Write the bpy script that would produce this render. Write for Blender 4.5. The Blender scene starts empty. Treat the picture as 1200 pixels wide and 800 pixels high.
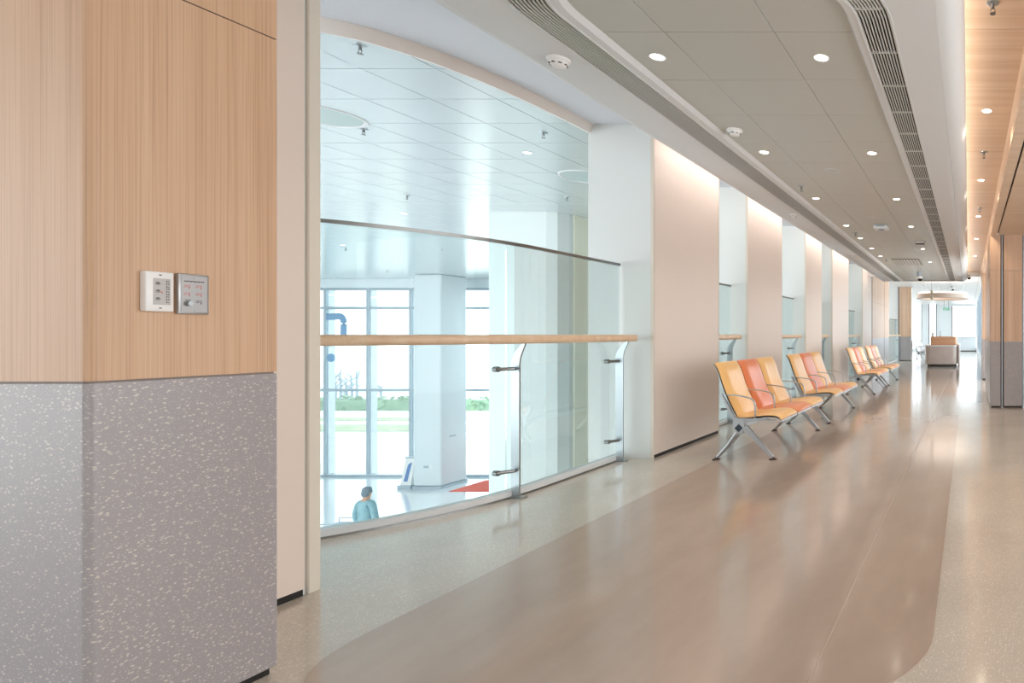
import bpy, bmesh, math, random
from mathutils import Vector, Matrix
random.seed(7)
PI = math.pi
S = bpy.context.scene
C = S.collection

# ------------------------------------------------------------------ camera, sky, lights, exposure
FPX, VPX, VPY, CAMZ = 680.0, 1135.0, 392.0, 1.2
cd = bpy.data.cameras.new('camera')
cam = bpy.data.objects.new('camera', cd); C.objects.link(cam)
cam.location = (0, 0, CAMZ); cam.rotation_euler = (PI/2, 0, 0)
cd.sensor_fit = 'HORIZONTAL'; cd.sensor_width = 36
cd.lens = FPX/1200*36
cd.shift_x = (600-VPX)/1200; cd.shift_y = -(400-VPY)/1200
cd.clip_start = 0.05; cd.clip_end = 500
S.camera = cam

S.view_settings.view_transform = 'Standard'
S.view_settings.look = 'None'
S.view_settings.gamma = 1
S.view_settings.use_curve_mapping = False
S.view_settings.exposure = 0.8
S.cycles.use_denoising = True
S.cycles.max_bounces = 10
S.cycles.diffuse_bounces = 6
S.cycles.glossy_bounces = 5
S.cycles.transparent_max_bounces = 16
S.cycles.sample_clamp_indirect = 4

w = bpy.data.worlds.new('sky'); S.world = w; w.use_nodes = True
bg = w.node_tree.nodes['Background']
bg.inputs[0].default_value = (0.935, 0.968, 1.0, 1); bg.inputs[1].default_value = 2.5   # even white overcast sky

def area(name, loc, size, sizey, energy, col, direction, spread=PI):
    d = bpy.data.lights.new(name, 'AREA'); d.shape = 'RECTANGLE'
    d.size = size; d.size_y = sizey; d.energy = energy; d.color = col; d.spread = spread
    o = bpy.data.objects.new(name, d); C.objects.link(o); o.location = loc
    o.rotation_euler = Vector(direction).to_track_quat('-Z', 'Y').to_euler()
    return o
# the strip lamps hidden in the two ceiling coves (they lie along Y, so size_y runs along Y)
def strip(name, x, y0, y1, z, energy, col, dirx, dirz, width=.04):
    d = bpy.data.lights.new(name, 'AREA'); d.shape = 'RECTANGLE'
    d.size = width; d.size_y = y1-y0; d.energy = energy; d.color = col
    o = bpy.data.objects.new(name, d); C.objects.link(o); o.location = (x, (y0+y1)/2, z)
    o.rotation_euler = (0, math.atan2(-dirx, -dirz), 0)   # -Z turned towards (dirx, dirz)
    return o
WARM = (1.0, 0.80, 0.64)
strip('cove_strip_left', -2.72, 5.7, 17.6, 3.19, 22, (1.0, .87, .80), -.75, -.65, .08)
strip('cove_strip_right', -.13, -1.5, 17.6, 2.99, 20, (1.0, .86, .75), .8, .6)

# ------------------------------------------------------------------ helpers
def at(px, py, Y):
    return Vector(((px-VPX)/FPX*Y, Y, CAMZ-(py-VPY)/FPX*Y))

def box(bm, x0, x1, y0, y1, z0, z1, bev=0, seg=1):
    vs = [bm.verts.new((x, y, z)) for x in (x0, x1) for y in (y0, y1) for z in (z0, z1)]
    idx = [(0,1,3,2), (4,6,7,5), (0,4,5,1), (2,3,7,6), (0,2,6,4), (1,5,7,3)]
    fs = [bm.faces.new([vs[i] for i in f]) for f in idx]
    if bev:
        es = list({e for f in fs for e in f.edges})
        bmesh.ops.bevel(bm, geom=es, offset=bev, segments=seg, affect='EDGES', profile=.5)

def cyl(bm, c, r, z0, z1, n=20, r2=None):
    r2 = r if r2 is None else r2
    a = [bm.verts.new((c[0]+r*math.cos(2*PI*i/n), c[1]+r*math.sin(2*PI*i/n), z0)) for i in range(n)]
    b = [bm.verts.new((c[0]+r2*math.cos(2*PI*i/n), c[1]+r2*math.sin(2*PI*i/n), z1)) for i in range(n)]
    for i in range(n):
        j = (i+1) % n
        bm.faces.new((a[i], a[j], b[j], b[i]))
    bm.faces.new(list(reversed(a))); bm.faces.new(b)

def lathe(bm, prof, c=(0, 0, 0), n=24):
    rings = []
    for r, z in prof:
        rings.append([bm.verts.new((c[0]+max(r, 1e-4)*math.cos(2*PI*i/n), c[1]+max(r, 1e-4)*math.sin(2*PI*i/n), c[2]+z)) for i in range(n)])
    for a, b in zip(rings, rings[1:]):
        for i in range(n):
            j = (i+1) % n
            bm.faces.new((a[i], a[j], b[j], b[i]))

def tube(bm, pts, r, n=10):
    pts = [Vector(p) for p in pts]; rr = r if isinstance(r, (list, tuple)) else [r]*len(pts)
    rings = []
    t0 = (pts[1]-pts[0]).normalized()
    up = Vector((0, 0, 1)) if abs(t0.z) < .9 else Vector((0, 1, 0))
    for i, p in enumerate(pts):
        t = (pts[min(i+1, len(pts)-1)]-pts[max(i-1, 0)]).normalized()
        s = t.cross(up)
        if s.length < 1e-4: s = Vector((1, 0, 0))
        s.normalize(); u = s.cross(t).normalized()
        rings.append([bm.verts.new(p+rr[i]*(math.cos(2*PI*k/n)*s+math.sin(2*PI*k/n)*u)) for k in range(n)])
    for a, b in zip(rings, rings[1:]):
        for k in range(n):
            j = (k+1) % n
            bm.faces.new((a[k], a[j], b[j], b[k]))
    bm.faces.new(list(reversed(rings[0]))); bm.faces.new(rings[-1])

def sweep(bm, path, sec):
    """path: list of (x, y); sec: closed list of (offset to the path's left, z)"""
    P = [Vector((p[0], p[1])) for p in path]; rings = []
    for i, p in enumerate(P):
        a = P[max(i-1, 0)]; b = P[min(i+1, len(P)-1)]
        t = (b-a).normalized(); nrm = Vector((-t.y, t.x))
        rings.append([bm.verts.new((p.x+nrm.x*o, p.y+nrm.y*o, z)) for o, z in sec])
    m = len(sec)
    for a, b in zip(rings, rings[1:]):
        for k in range(m):
            j = (k+1) % m
            bm.faces.new((a[k], a[j], b[j], b[k]))
    bm.faces.new(list(reversed(rings[0]))); bm.faces.new(rings[-1])

def prism_y(bm, poly, y0, y1):
    """poly (x, z) extruded along y"""
    a = [bm.verts.new((x, y0, z)) for x, z in poly]; b = [bm.verts.new((x, y1, z)) for x, z in poly]
    n = len(poly)
    for i in range(n):
        j = (i+1) % n
        bm.faces.new((a[i], a[j], b[j], b[i]))
    bm.faces.new(list(reversed(a))); bm.faces.new(b)

def ribbon_y(bm, pts, th, y0, y1):
    """thick strip following the (x, z) line"""
    P = [Vector(p) for p in pts]; L = []; R = []
    for i, p in enumerate(P):
        t = (P[min(i+1, len(P)-1)]-P[max(i-1, 0)]).normalized(); n = Vector((-t.y, t.x))
        k = th[i] if isinstance(th, (list, tuple)) else th
        L.append(p+n*k/2); R.append(p-n*k/2)
    prism_y(bm, [tuple(v) for v in L+R[::-1]], y0, y1)

def obj(name, bm, m, parent=None, smooth=False, ang=35):
    bmesh.ops.recalc_face_normals(bm, faces=bm.faces[:])
    me = bpy.data.meshes.new(name); bm.to_mesh(me); bm.free()
    if smooth:
        me.shade_smooth()
        try: me.set_sharp_from_angle(angle=math.radians(ang))
        except Exception: pass
    me.materials.append(m)
    o = bpy.data.objects.new(name, me); C.objects.link(o)
    if parent: o.parent = parent
    return o

def ob(name, m, parent, fn, smooth=False, ang=35):
    bm = bmesh.new(); fn(bm); return obj(name, bm, m, parent, smooth, ang)

def bx(name, m, parent, *a, bev=0, seg=1):
    bm = bmesh.new(); box(bm, *a, bev=bev, seg=seg); return obj(name, bm, m, parent, smooth=bev > 0, ang=50 if seg > 1 else 30)

def empty(name, loc=(0, 0, 0), rz=0):
    o = bpy.data.objects.new(name, None); C.objects.link(o); o.location = loc; o.rotation_euler = (0, 0, rz)
    o.empty_display_size = .05
    return o
def tag(o, label, cat=None, group=None, kind=None):
    o['label'] = label
    if cat: o['category'] = cat
    if group: o['group'] = group
    if kind: o['kind'] = kind
    return o
def struct(name, label=None):
    o = empty(name); o['kind'] = 'structure'; o['category'] = 'building'
    if label: o['label'] = label
    return o
def copy_tree(o, parent=None):
    c = o.copy(); C.objects.link(c); c.parent = parent
    for ch in o.children: copy_tree(ch, c)
    return c

# ------------------------------------------------------------------ materials
def lin(c):
    if isinstance(c, str): c = tuple(int(c[i:i+2], 16)/255 for i in (1, 3, 5))
    return tuple((x/12.92 if x <= .04045 else ((x+.055)/1.055)**2.4) for x in c)+(1,)

def mat(name, col, rough=.5, metal=0, coat=0, emit=None, es=0, spec=.5):
    m = bpy.data.materials.new(name); m.use_nodes = True
    b = m.node_tree.nodes['Principled BSDF']
    b.inputs['Base Color'].default_value = lin(col); b.inputs['Roughness'].default_value = rough
    b.inputs['Metallic'].default_value = metal; b.inputs['Coat Weight'].default_value = coat
    b.inputs['Specular IOR Level'].default_value = spec
    b.inputs['Coat Roughness'].default_value = .08
    if emit: b.inputs['Emission Color'].default_value = lin(emit); b.inputs['Emission Strength'].default_value = es
    return m
def nt(m):
    return m.node_tree.nodes, m.node_tree.links, m.node_tree.nodes['Principled BSDF']
def noise(N, L, vec, scale, detail=3, rough=.5):
    n = N.new('ShaderNodeTexNoise'); n.inputs['Scale'].default_value = scale
    n.inputs['Detail'].default_value = detail; n.inputs['Roughness'].default_value = rough
    L.new(vec, n.inputs['Vector']); return n.outputs['Fac']
def mapping(N, L, scale, rot=(0, 0, 0)):
    tc = N.new('ShaderNodeNewGeometry'); mp = N.new('ShaderNodeMapping'); mp.inputs['Scale'].default_value = scale
    mp.inputs['Rotation'].default_value = rot
    L.new(tc.outputs['Position'], mp.inputs['Vector']); return mp.outputs['Vector']
def ramp(N, L, fac, stops):
    r = N.new('ShaderNodeValToRGB'); e = r.color_ramp.elements
    e[0].position, e[0].color = stops[0][0], lin(stops[0][1]); e[1].position, e[1].color = stops[-1][0], lin(stops[-1][1])
    for p, c in stops[1:-1]:
        k = e.new(p); k.color = lin(c)
    L.new(fac, r.inputs['Fac']); return r.outputs['Color']
def mix(N, L, a, b, fac, mode='MIX'):
    x = N.new('ShaderNodeMix'); x.data_type = 'RGBA'; x.blend_type = mode
    for s, v in ((6, a), (7, b), (0, fac)):
        if hasattr(v, 'is_linked'): L.new(v, x.inputs[s])
        else: x.inputs[s].default_value = v
    return x.outputs[2]

def wood(name, cols, grain='Z', rough=.42):
    """straight, finely combed veneer; grain runs along the given axis"""
    m = mat(name, cols[1], rough); N, L, b = nt(m)
    f = {'Z': (1, 1, .004), 'X': (.004, 1, 1)}[grain]
    wide = {'Z': (1, 1, .03), 'X': (.03, 1, 1)}[grain]
    fine = noise(N, L, mapping(N, L, f), 300, 2, .6)
    broad = noise(N, L, mapping(N, L, wide), 13, 3, .55)
    cb = ramp(N, L, broad, [(.3, cols[0]), (.5, cols[1]), (.72, cols[2])])
    cf = ramp(N, L, fine, [(.3, (.80, .76, .72)), (.52, (1, 1, 1)), (.8, (1, 1, 1))])
    L.new(mix(N, L, cb, cf, .5, 'MULTIPLY'), b.inputs['Base Color'])
    bp = N.new('ShaderNodeBump'); bp.inputs['Strength'].default_value = .08; bp.inputs['Distance'].default_value = .002
    L.new(fine, bp.inputs['Height']); L.new(bp.outputs['Normal'], b.inputs['Normal'])
    return m

def terrazzo(name, base, fleck, dark, scale, rough, size=.30, thresh=.45, coat=0, cloud=.0):
    m = mat(name, base, rough, coat=coat); N, L, b = nt(m)
    v0 = mapping(N, L, (1, 1, 1.55), (.5, .35, .3))
    nz = N.new('ShaderNodeTexNoise'); nz.inputs['Scale'].default_value = scale*1.2; L.new(v0, nz.inputs['Vector'])
    off = N.new('ShaderNodeVectorMath'); off.operation = 'MULTIPLY_ADD'
    L.new(nz.outputs['Color'], off.inputs[0]); off.inputs[1].default_value = (.6/scale,)*3; L.new(v0, off.inputs[2])
    col = lin(base)
    prev = None
    for k, (sc, sz, th, fc) in enumerate(((scale, size, thresh, fleck), (scale*2.3, size*.9, thresh+.05, dark), (scale*1.7, size*.8, thresh, fleck))):
        v = N.new('ShaderNodeTexVoronoi'); v.inputs['Scale'].default_value = sc; L.new(off.outputs[0], v.inputs['Vector'])
        lt = N.new('ShaderNodeMath'); lt.operation = 'LESS_THAN'; L.new(v.outputs['Distance'], lt.inputs[0]); lt.inputs[1].default_value = sz
        sp = N.new('ShaderNodeSeparateColor'); L.new(v.outputs['Color'], sp.inputs[0])
        g = N.new('ShaderNodeMath'); g.operation = 'GREATER_THAN'; L.new(sp.outputs[k % 3], g.inputs[0]); g.inputs[1].default_value = th
        a = N.new('ShaderNodeMath'); a.operation = 'MULTIPLY'; L.new(lt.outputs[0], a.inputs[0]); L.new(g.outputs[0], a.inputs[1])
        prev = mix(N, L, prev if prev is not None else col, lin(fc), a.outputs[0])
    if cloud:
        c = ramp(N, L, noise(N, L, mapping(N, L, (1, 1, 1)), 1.6, 4), [(.3, (1-cloud,)*3), (.7, (1, 1, 1))])
        prev = mix(N, L, prev, c, 1.0, 'MULTIPLY')
    L.new(prev, b.inputs['Base Color']); return m

def clouded(name, c1, c2, scale=1.5, rough=.3, coat=0, bump=0, stretch=(1, 1, 1)):
    m = mat(name, c1, rough, coat=coat); N, L, b = nt(m)
    f = noise(N, L, mapping(N, L, stretch), scale, 5, .6)
    L.new(ramp(N, L, f, [(.32, c1), (.68, c2)]), b.inputs['Base Color'])
    if bump:
        bp = N.new('ShaderNodeBump'); bp.inputs['Strength'].default_value = bump; bp.inputs['Distance'].default_value = .002
        L.new(noise(N, L, mapping(N, L, (1, 1, 1)), 9, 3), bp.inputs['Height']); L.new(bp.outputs['Normal'], b.inputs['Normal'])
    return m

def glass(name, tint, refl=1.0):
    m = bpy.data.materials.new(name); m.use_nodes = True; N = m.node_tree.nodes; L = m.node_tree.links; N.clear()
    o = N.new('ShaderNodeOutputMaterial'); t = N.new('ShaderNodeBsdfTransparent'); t.inputs[0].default_value = lin(tint)
    g = N.new('ShaderNodeBsdfGlossy'); g.inputs['Roughness'].default_value = .02
    fr = N.new('ShaderNodeFresnel'); fr.inputs['IOR'].default_value = 1.45
    mu = N.new('ShaderNodeMath'); mu.operation = 'MULTIPLY'; mu.inputs[1].default_value = refl; L.new(fr.outputs[0], mu.inputs[0])
    x = N.new('ShaderNodeMixShader'); L.new(mu.outputs[0], x.inputs[0]); L.new(t.outputs[0], x.inputs[1]); L.new(g.outputs[0], x.inputs[2])
    L.new(x.outputs[0], o.inputs['Surface']); return m

M = dict(
 wood=wood('oak_veneer', ('#c19c7c', '#c7a282', '#ceab8c')),
 wood_soft=wood('oak_veneer_ceiling', ('#d8bda2', '#e0c7ae', '#e7d1bb'), 'X', .34),
 wood_panel=wood('oak_veneer_far', ('#c7a588', '#d2b196', '#dcbea6')),
 rail=wood('oak_handrail', ('#d9b896', '#e0c2a2', '#e7ccb0'), 'X', .35),
 stone=terrazzo('grey_terrazzo_cladding', '#9a9596', '#c5bdb6', '#aea6a6', 80, .30, .30, .50),
 floor=terrazzo('light_terrazzo_floor', '#c5bcb0', '#dcd4c9', '#b1a699', 85, .13, .30, .45, coat=.3, cloud=.06),
 brown=clouded('brown_vinyl_floor', '#a49285', '#b4a294', 2.4, .14, .25, .10, (1, .35, 1)),
 seam=mat('floor_seam', '#baa99a', .3),
 white=mat('white_paint', '#e2e1de', .45),
 pier=mat('pale_white_paint', '#dde2e0', .45),
 soffit=mat('white_ceiling_paint', '#d8dadb', .42),
 upper=mat('cool_ceiling_paint', '#d6dae1', .4),
 tile=mat('ceiling_tile_metal', '#bfc1bb', .34),
 tile_far=mat('atrium_tile_metal', '#ced7d8', .2, .3),
 joint=mat('ceiling_joint_grey', '#9b9a95', .6),
 joint_far=mat('atrium_joint_grey', '#aab3b6', .6),
 panel=mat('cream_wall_panel', '#e2d4c9', .42),
 trim=mat('champagne_trim', '#ddd6c9', .35),
 gap=mat('grey_joint_seal', '#8a7d76', .6),
 fascia=mat('warm_white_fascia', '#efe8e3', .5),
 black=mat('black_recess', '#141211', .6),
 duct=mat('dark_duct', '#17181a', .9),
 slat=mat('grille_slat', '#c9c9c6', .4),
 steel=mat('satin_steel', '#b4bcc0', .28, .9),
 steel_dark=mat('brushed_steel', '#8b8c8a', .32, .9),
 alu=mat('cast_aluminium', '#b6b9bd', .34, .75),
 rubber=mat('dark_foot', '#3a2a26', .5),
 diamond=mat('dark_end_cap', '#27323c', .4),
 yellow=clouded('yellow_upholstery', '#e6b675', '#eabd7f', 3, .30, .15),
 orange=clouded('orange_upholstery', '#d9794f', '#dd8258', 3, .30, .15),
 yellow_seat=clouded('yellow_seat_pad', '#eab877', '#edc084', 3, .34, .1),
 orange_seat=clouded('orange_seat_pad', '#e08a5e', '#e49267', 3, .34, .1),
 plastic=mat('white_plastic', '#e8e8e6', .35),
 grey_plastic=mat('grey_plastic', '#b9b7b5', .4),
 plate=mat('brushed_plate', '#aaa9a9', .32, .6),
 ink=mat('dark_print', '#4a4140', .6), red_ink=mat('red_print', '#c47468', .6), green_ink=mat('green_print', '#6d9a82', .6),
 lens=mat('lit_lens', '#ffffff', .3, emit=(1, .95, .88), es=7),
 slot=mat('dark_slot', '#55504c', .7),
 glass=glass('pale_green_glass', (.97, .988, .986), .35),
 glass_edge=mat('glass_edge', '#a9c6c4', .15),
 clear=glass('window_glass', (.97, .99, 1.0), .6),
 frame=mat('blue_grey_frame', '#a9b6bf', .35, .2),
 frame_side=mat('white_frame', '#e2e8ec', .35),
 atrium_floor=clouded('polished_atrium_floor', '#eceef0', '#f2f3f4', .6, .08, .8),
 core=mat('pale_green_cladding', '#d2dcdb', .35),
 column=mat('white_column', '#d9e0e3', .4),
 red=mat('red_carpet', '#d9553f', .8),
 paving=clouded('pale_paving', '#dcdad4', '#e6e4de', .3, .8),
 grass=clouded('dry_grass', '#94a07f', '#b3b696', .8, .9),
 hedge=clouded('hedge_leaves', '#75947a', '#93ab8b', 2.2, .9),
 bark=mat('grey_bark', '#8a96a2', .9),
 blue=mat('blue_panel', '#7fa3c4', .5), blue_deep=mat('blue_screen', '#5c83b8', .4),
 skin=mat('skin', '#c99b7e', .5), jacket=clouded('teal_jacket', '#7fa7b1', '#95b8bf', 9, .8), trousers=mat('dark_trousers', '#5d6d80', .8),
 hair=mat('dark_hat', '#75848e', .8), shoe=mat('shoe_leather', '#2c2c30', .5),
 desk=clouded('beige_desk_stone', '#b9a89f', '#c3b3a9', 2, .25), desk_wood=wood('desk_veneer', ('#c58f6a', '#d09c77', '#d8a884'), 'X'),
 far_seat=mat('pale_grey_seat', '#c9c2c1', .35),
 green_sign=mat('green_sign', '#5c8f7e', .4, emit=(.30, .62, .48), es=.5),
 lamp=mat('opal_ring_lamp', '#fff3e6', .4, emit=(1, .90, .80), es=2.0),
 bronze=mat('beige_ring_cladding', '#c7b4a5', .4),
)

# ------------------------------------------------------------------ main dimensions
WX = -3.054          # face of the left wall panels
ZS, ZT, ZU = 2.82, 2.85, 3.24   # soffit, tiles, upper ceiling by the railing
ZW, ZB = 3.10, 2.84  # wood ceiling, right bulkhead underside
ZA, ZF = 3.33, -4.25 # atrium ceiling and floor
YE = 17.7            # far end of the corridor soffit

# ------------------------------------------------------------------ floor
floor = struct('floor', 'polished light terrazzo corridor floor with a brown inlay')
def outline_floor():
    # the slab's left edge follows the glass
    return
GC, GR = (-4.97, 4.55), 1.6
def glass_path(off=0, y_end=5.60, th0=68, n=26):
    pts = []
    R = GR+off
    for i in range(n+1):
        th = math.radians(th0*(1-i/n))
        pts.append((GC[0]+R*math.cos(th), GC[1]-R*math.sin(th)))
    pts.append((GC[0]+R, y_end))
    return pts
bm = bmesh.new()
gp = glass_path(-.06, 5.7)
left = [(-7.5, -6), (-7.5, 2.9), (-4.9, 2.9)]+gp+[(-3.43, 26.8), (-8, 26.8), (-8, 42.2), (4, 42.2), (4, -6)]
vt = [bm.verts.new((x, y, 0)) for x, y in left]; vb = [bm.verts.new((x, y, -.35)) for x, y in left]
bm.faces.new(vt); bm.faces.new(list(reversed(vb)))
for i in range(len(left)):
    j = (i+1) % len(left); bm.faces.new((vt[i], vt[j], vb[j], vb[i]))
bmesh.ops.triangulate(bm, faces=[f for f in bm.faces if len(f.verts) > 4])
obj('floor_slab', bm, M['floor'], floor)

def rounded(x0, x1, y0, y1, r, n=12):
    P = [(x0, y1), (x0, y0+r)]
    P += [(x0+r-r*math.cos(a), y0+r-r*math.sin(a)) for a in [PI/2*i/n for i in range(1, n+1)]]
    P += [(x1-r+r*math.sin(a), y0+r-r*math.cos(a)) for a in [PI/2*i/n for i in range(0, n+1)]]
    P += [(x1, y1)]
    return P
def plate_poly(name, m, parent, poly, z0, z1):
    bm = bmesh.new()
    a = [bm.verts.new((x, y, z0)) for x, y in poly]; b = [bm.verts.new((x, y, z1)) for x, y in poly]
    bm.faces.new(list(reversed(a))); bm.faces.new(b)
    for i in range(len(poly)):
        j = (i+1) % len(poly); bm.faces.new((a[i], a[j], b[j], b[i]))
    return obj(name, bm, m, parent)
inlay = plate_poly('floor_inlay', M['brown'], floor, rounded(-2.415, -.14, 1.86, 19.5, .45), -.002, .004)
inlay['label'] = 'brown vinyl walkway inlay with rounded corners'
bx('floor_seam', M['seam'], floor, -.553, -.548, 1.864, 19.5, .0, .0048)

# ------------------------------------------------------------------ near pillar, clad in wood and stone
pil = struct('wall_corner', 'near clad corner: oak veneer panels above grey terrazzo panels')
PX, PY0, PY1 = -2.461, 1.623, 2.068
def corner_panel(name, m, z0, z1, inset=0):
    r = .022; n = 6
    x1, y0, y1 = PX-inset, PY0+inset, PY1-inset
    P = [(-4.2, y0), (x1-r, y0)]
    P += [(x1-r+r*math.sin(a), y0+r-r*math.cos(a)) for a in [PI/2*i/n for i in range(1, n+1)]]
    P += [(x1, y1-.004), (x1-.004, y1), (-4.2, y1)]
    o = plate_poly(name, m, pil, P, z0, z1)
    o.data.shade_smooth(); o.data.set_sharp_from_angle(angle=math.radians(30)); return o
corner_panel('stone_panel', M['stone'], .026, 1.062)
corner_panel('plinth', M['black'], 0, .026, .012)
corner_panel('shadow_gap', M['gap'], 1.062, 1.069, .005)
corner_panel('wood_panel', M['wood'], 1.069, 2.246)
corner_panel('shadow_gap', M['black'], 2.246, 2.250, .003)
corner_panel('wood_panel', M['wood'], 2.250, 3.3)

# two control plates on the pillar face; local x -> world y, built facing +X
def ctl_box(name, y0, y1, z0, z1, depth, m, label, cat):
    t = empty(name, (PX, (y0+y1)/2, (z0+z1)/2)); tag(t, label, cat); w_, h_ = (y1-y0)/2, (z1-z0)/2
    bx('cover', m, t, 0, depth, -w_, w_, -h_, h_, bev=.003, seg=2)
    return t, w_, h_
def mark(name, m, t, d, y0, y1, z0, z1, th=.0006):
    return bx(name, m, t, d-.0002, d+th, y0, y1, z0, z1)
t, hw, hh = ctl_box('gas_alarm_panel', 1.722, 1.783, 1.270, 1.390, .020, M['plastic'], 'white plastic control box with grey inset on the oak pillar', 'control box')
bx('inset_plate', M['grey_plastic'], t, .0198, .0212, -hw*.5, hw*.72, -hh*.66, hh*.66, bev=.0003)
for k, z in enumerate((.024, .001, -.022)):
    o = ob('symbol', M['ink'], t, lambda b: (tube(b, [(.0214+.0004*math.sin(0), -.006+.0045*math.cos(a), z+.0045*math.sin(a)) for a in [2*PI*i/10 for i in range(11)]], .0006, 4), box(b, .0210, .0218, -.008, -.004, z-.001, z+.003)))
for k in range(9):
    z = .031-k*.0078
    ob('lettering', M['ink'], t, lambda b: (box(b, .0210, .0218, .0125, .0138, z-.0025, z+.0025), box(b, .0210, .0218, .0138, .0185, z+.0014-(k % 3)*.0014, z+.0025-(k % 3)*.0014), box(b, .0210, .0218, .0172, .0185, z-.0025, z+(.0025 if k % 2 else 0))))
mark('status_light', M['red_ink'], t, .0212, .001, .004, -.005, .000)
for z in (hh*.83, -hh*.83):
    ob('screw', M['ink'], t, lambda b: box(b, .0198, .0206, -.0025, .003, z-.0015, z+.0015))
t, hw, hh = ctl_box('nurse_call_plate', 1.798, 1.872, 1.264, 1.391, .012, M['plate'], 'brushed steel control plate with round key knob, right of white box', 'control plate')
bx('face_plate', M['plate'], t, .0118, .0130, -hw*.84, hw*.84, -hh*.9, hh*.9, bev=.0004)
for k in range(10):
    mark('lettering', M['ink'], t, .0130, -.024+k*.0048, -.0206+k*.0048, .0385-(k % 2)*.0006, .0415)
for r_ in range(3):
    for c_ in range(2):
        yy, zz = -.016+c_*.028, .022-r_*.024
        if r_ == 2 and c_ == 0: continue
        mm = M['red_ink'] if (r_ < 2) else M['slot']
        ob('indicator', mm, t, lambda b: (box(b, .0129, .0136, yy-.008, yy-.001, zz-.001, zz+.001), box(b, .0129, .0136, yy-.008, yy+.006, zz+.004, zz+.006), box(b, .0129, .0136, yy+.003, yy+.005, zz-.005, zz+.002)))
ob('knob', M['steel'], t, lambda b: tube(b, [(.0125, -.016, -.030), (.017, -.016, -.030), (.024, -.016, -.030)], [.0085, .0085, .0068], 16), True)
mark('lettering', M['ink'], t, .0130, -.022, -.009, -.019, -.017)
for y_, z_ in ((.002, hh*.78), (.002, -hh*.8)):
    ob('screw', M['steel'], t, lambda b: tube(b, [(.0125, y_, z_), (.0145, y_, z_)], .0022, 10))

# ------------------------------------------------------------------ left wall: piers with cream panels between railing openings
wl = struct('wall_left', 'left corridor wall of white piers faced with cream panels')
PIERS = [(2.07, 2.735), (5.63, 7.10), (8.03, 9.50), (10.90, 12.08), (13.03, 14.78), (16.75, 18.32)]
for i, (y0, y1) in enumerate(PIERS):
    bx('pier', M['pier'], wl, -3.69, WX-.014, y0, y1, -.3, ZU+.018)
    ya = y0+.002; yb = y1-.002
    if i == 0:
        yb = y1-.055
        bx('jamb_trim', M['trim'], wl, -3.10, WX+.002, yb+.003, y1+.001, 0, ZU, bev=.004)
    else:
        for yy in (y0, y1):
            bx('edge_trim', M['trim'], wl, WX-.03, WX+.001, yy-.004, yy+.004, 0, ZU)
    bx('wall_panel', M['panel'], wl, WX-.014, WX, ya+.012 if i else ya, yb-.012, .032, ZU)
    bx('plinth', M['black'], wl, WX-.013, WX-.004, ya+.012 if i else ya, yb-.014, 0, .032)
# wood and stone clad pier beyond
bx('pier', M['white'], wl, -3.69, WX-.02, 18.36, 22.3, -.3, 3.4)
for y0, y1 in ((18.40, 20.98), (21.06, 22.28)):
    bx('stone_panel', M['stone'], wl, WX-.02, WX, y0, y1, .03, 1.08)
    bx('wood_panel', M['wood_panel'], wl, WX-.02, WX, y0, y1, 1.085, 2.25)
    bx('wood_panel', M['wood_panel'], wl, WX-.02, WX, y0, y1, 2.255, ZU+.1)
bx('plinth', M['black'], wl, WX-.019, WX-.008, 18.4, 22.28, 0, .03)
bx('corner_trim', M['slot'], wl, WX-.02, WX+.006, 18.32, 18.40, 0, ZU)
# end pier facing the corridor
bx('pier', M['white'], wl, -3.7, -2.66, 26.82, 27.6, 0, 3.4)
bx('stone_panel', M['stone'], wl, -3.2, -2.64, 26.8, 26.82, .03, 1.1)
bx('wood_panel', M['wood_panel'], wl, -3.2, -2.64, 26.8, 26.82, 1.105, 2.25)
bx('wood_panel', M['wood_panel'], wl, -3.2, -2.64, 26.8, 26.82, 2.255, 3.4)
bx('plinth', M['black'], wl, -3.2, -2.64, 26.81, 26.83, 0, .03)
bx('corner_trim', M['slot'], wl, -3.24, -3.2, 26.78, 26.84, 0, 3.4)

# ------------------------------------------------------------------ ceilings
ceil = struct('ceiling', 'corridor ceiling of grey metal tiles in a white moulded surround')
def ring(xl, xr, yn, r):
    return rounded(xl, xr, yn, YE, r, 12)
R_OUT = ring(-2.268, -.398, 2.32, .66)
R_IN = ring(-2.072, -.570, 2.50, .48)
R_TILE = ring(-1.995, -.632, 2.56, .42)
def band(bm, A, B, za, zb):
    a = [bm.verts.new((x, y, za)) for x, y in A]; b = [bm.verts.new((x, y, zb)) for x, y in B]
    for i in range(len(A)-1):
        bm.faces.new((a[i], a[i+1], b[i+1], b[i]))
XL, XR = -2.56, -.17
n = 12
OUT = [(XL, YE), (XL, R_OUT[1][1])]
cnt = len(R_OUT)
for k in range(2, cnt-1):
    kk = k-2
    if kk < 6: OUT.append((XL, R_OUT[1][1]-(kk+1)/6*(R_OUT[1][1]+6)))
    elif kk < cnt-3-6: OUT.append((XL+(XR-XL)*(kk-5)/(cnt-3-11), -6))
    else: OUT.append((XR, -6+(kk-(cnt-3-7))/6*(R_OUT[1][1]+6)))
OUT.append((XR, YE))
bm = bmesh.new()
band(bm, OUT, R_OUT, ZS, ZS)
band(bm, R_OUT, R_OUT, ZS, ZS+.03)
band(bm, R_IN, R_IN, ZS+.03, ZS)
A = [bm.verts.new((x, y, ZS)) for x, y in R_IN]
mid = [((a[0]*.35+b[0]*.65), (a[1]*.35+b[1]*.65)) for a, b in zip(R_IN, R_TILE)]
band(bm, R_IN, mid, ZS, ZS+.003); band(bm, mid, R_TILE, ZS+.003, ZT+.002)
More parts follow.
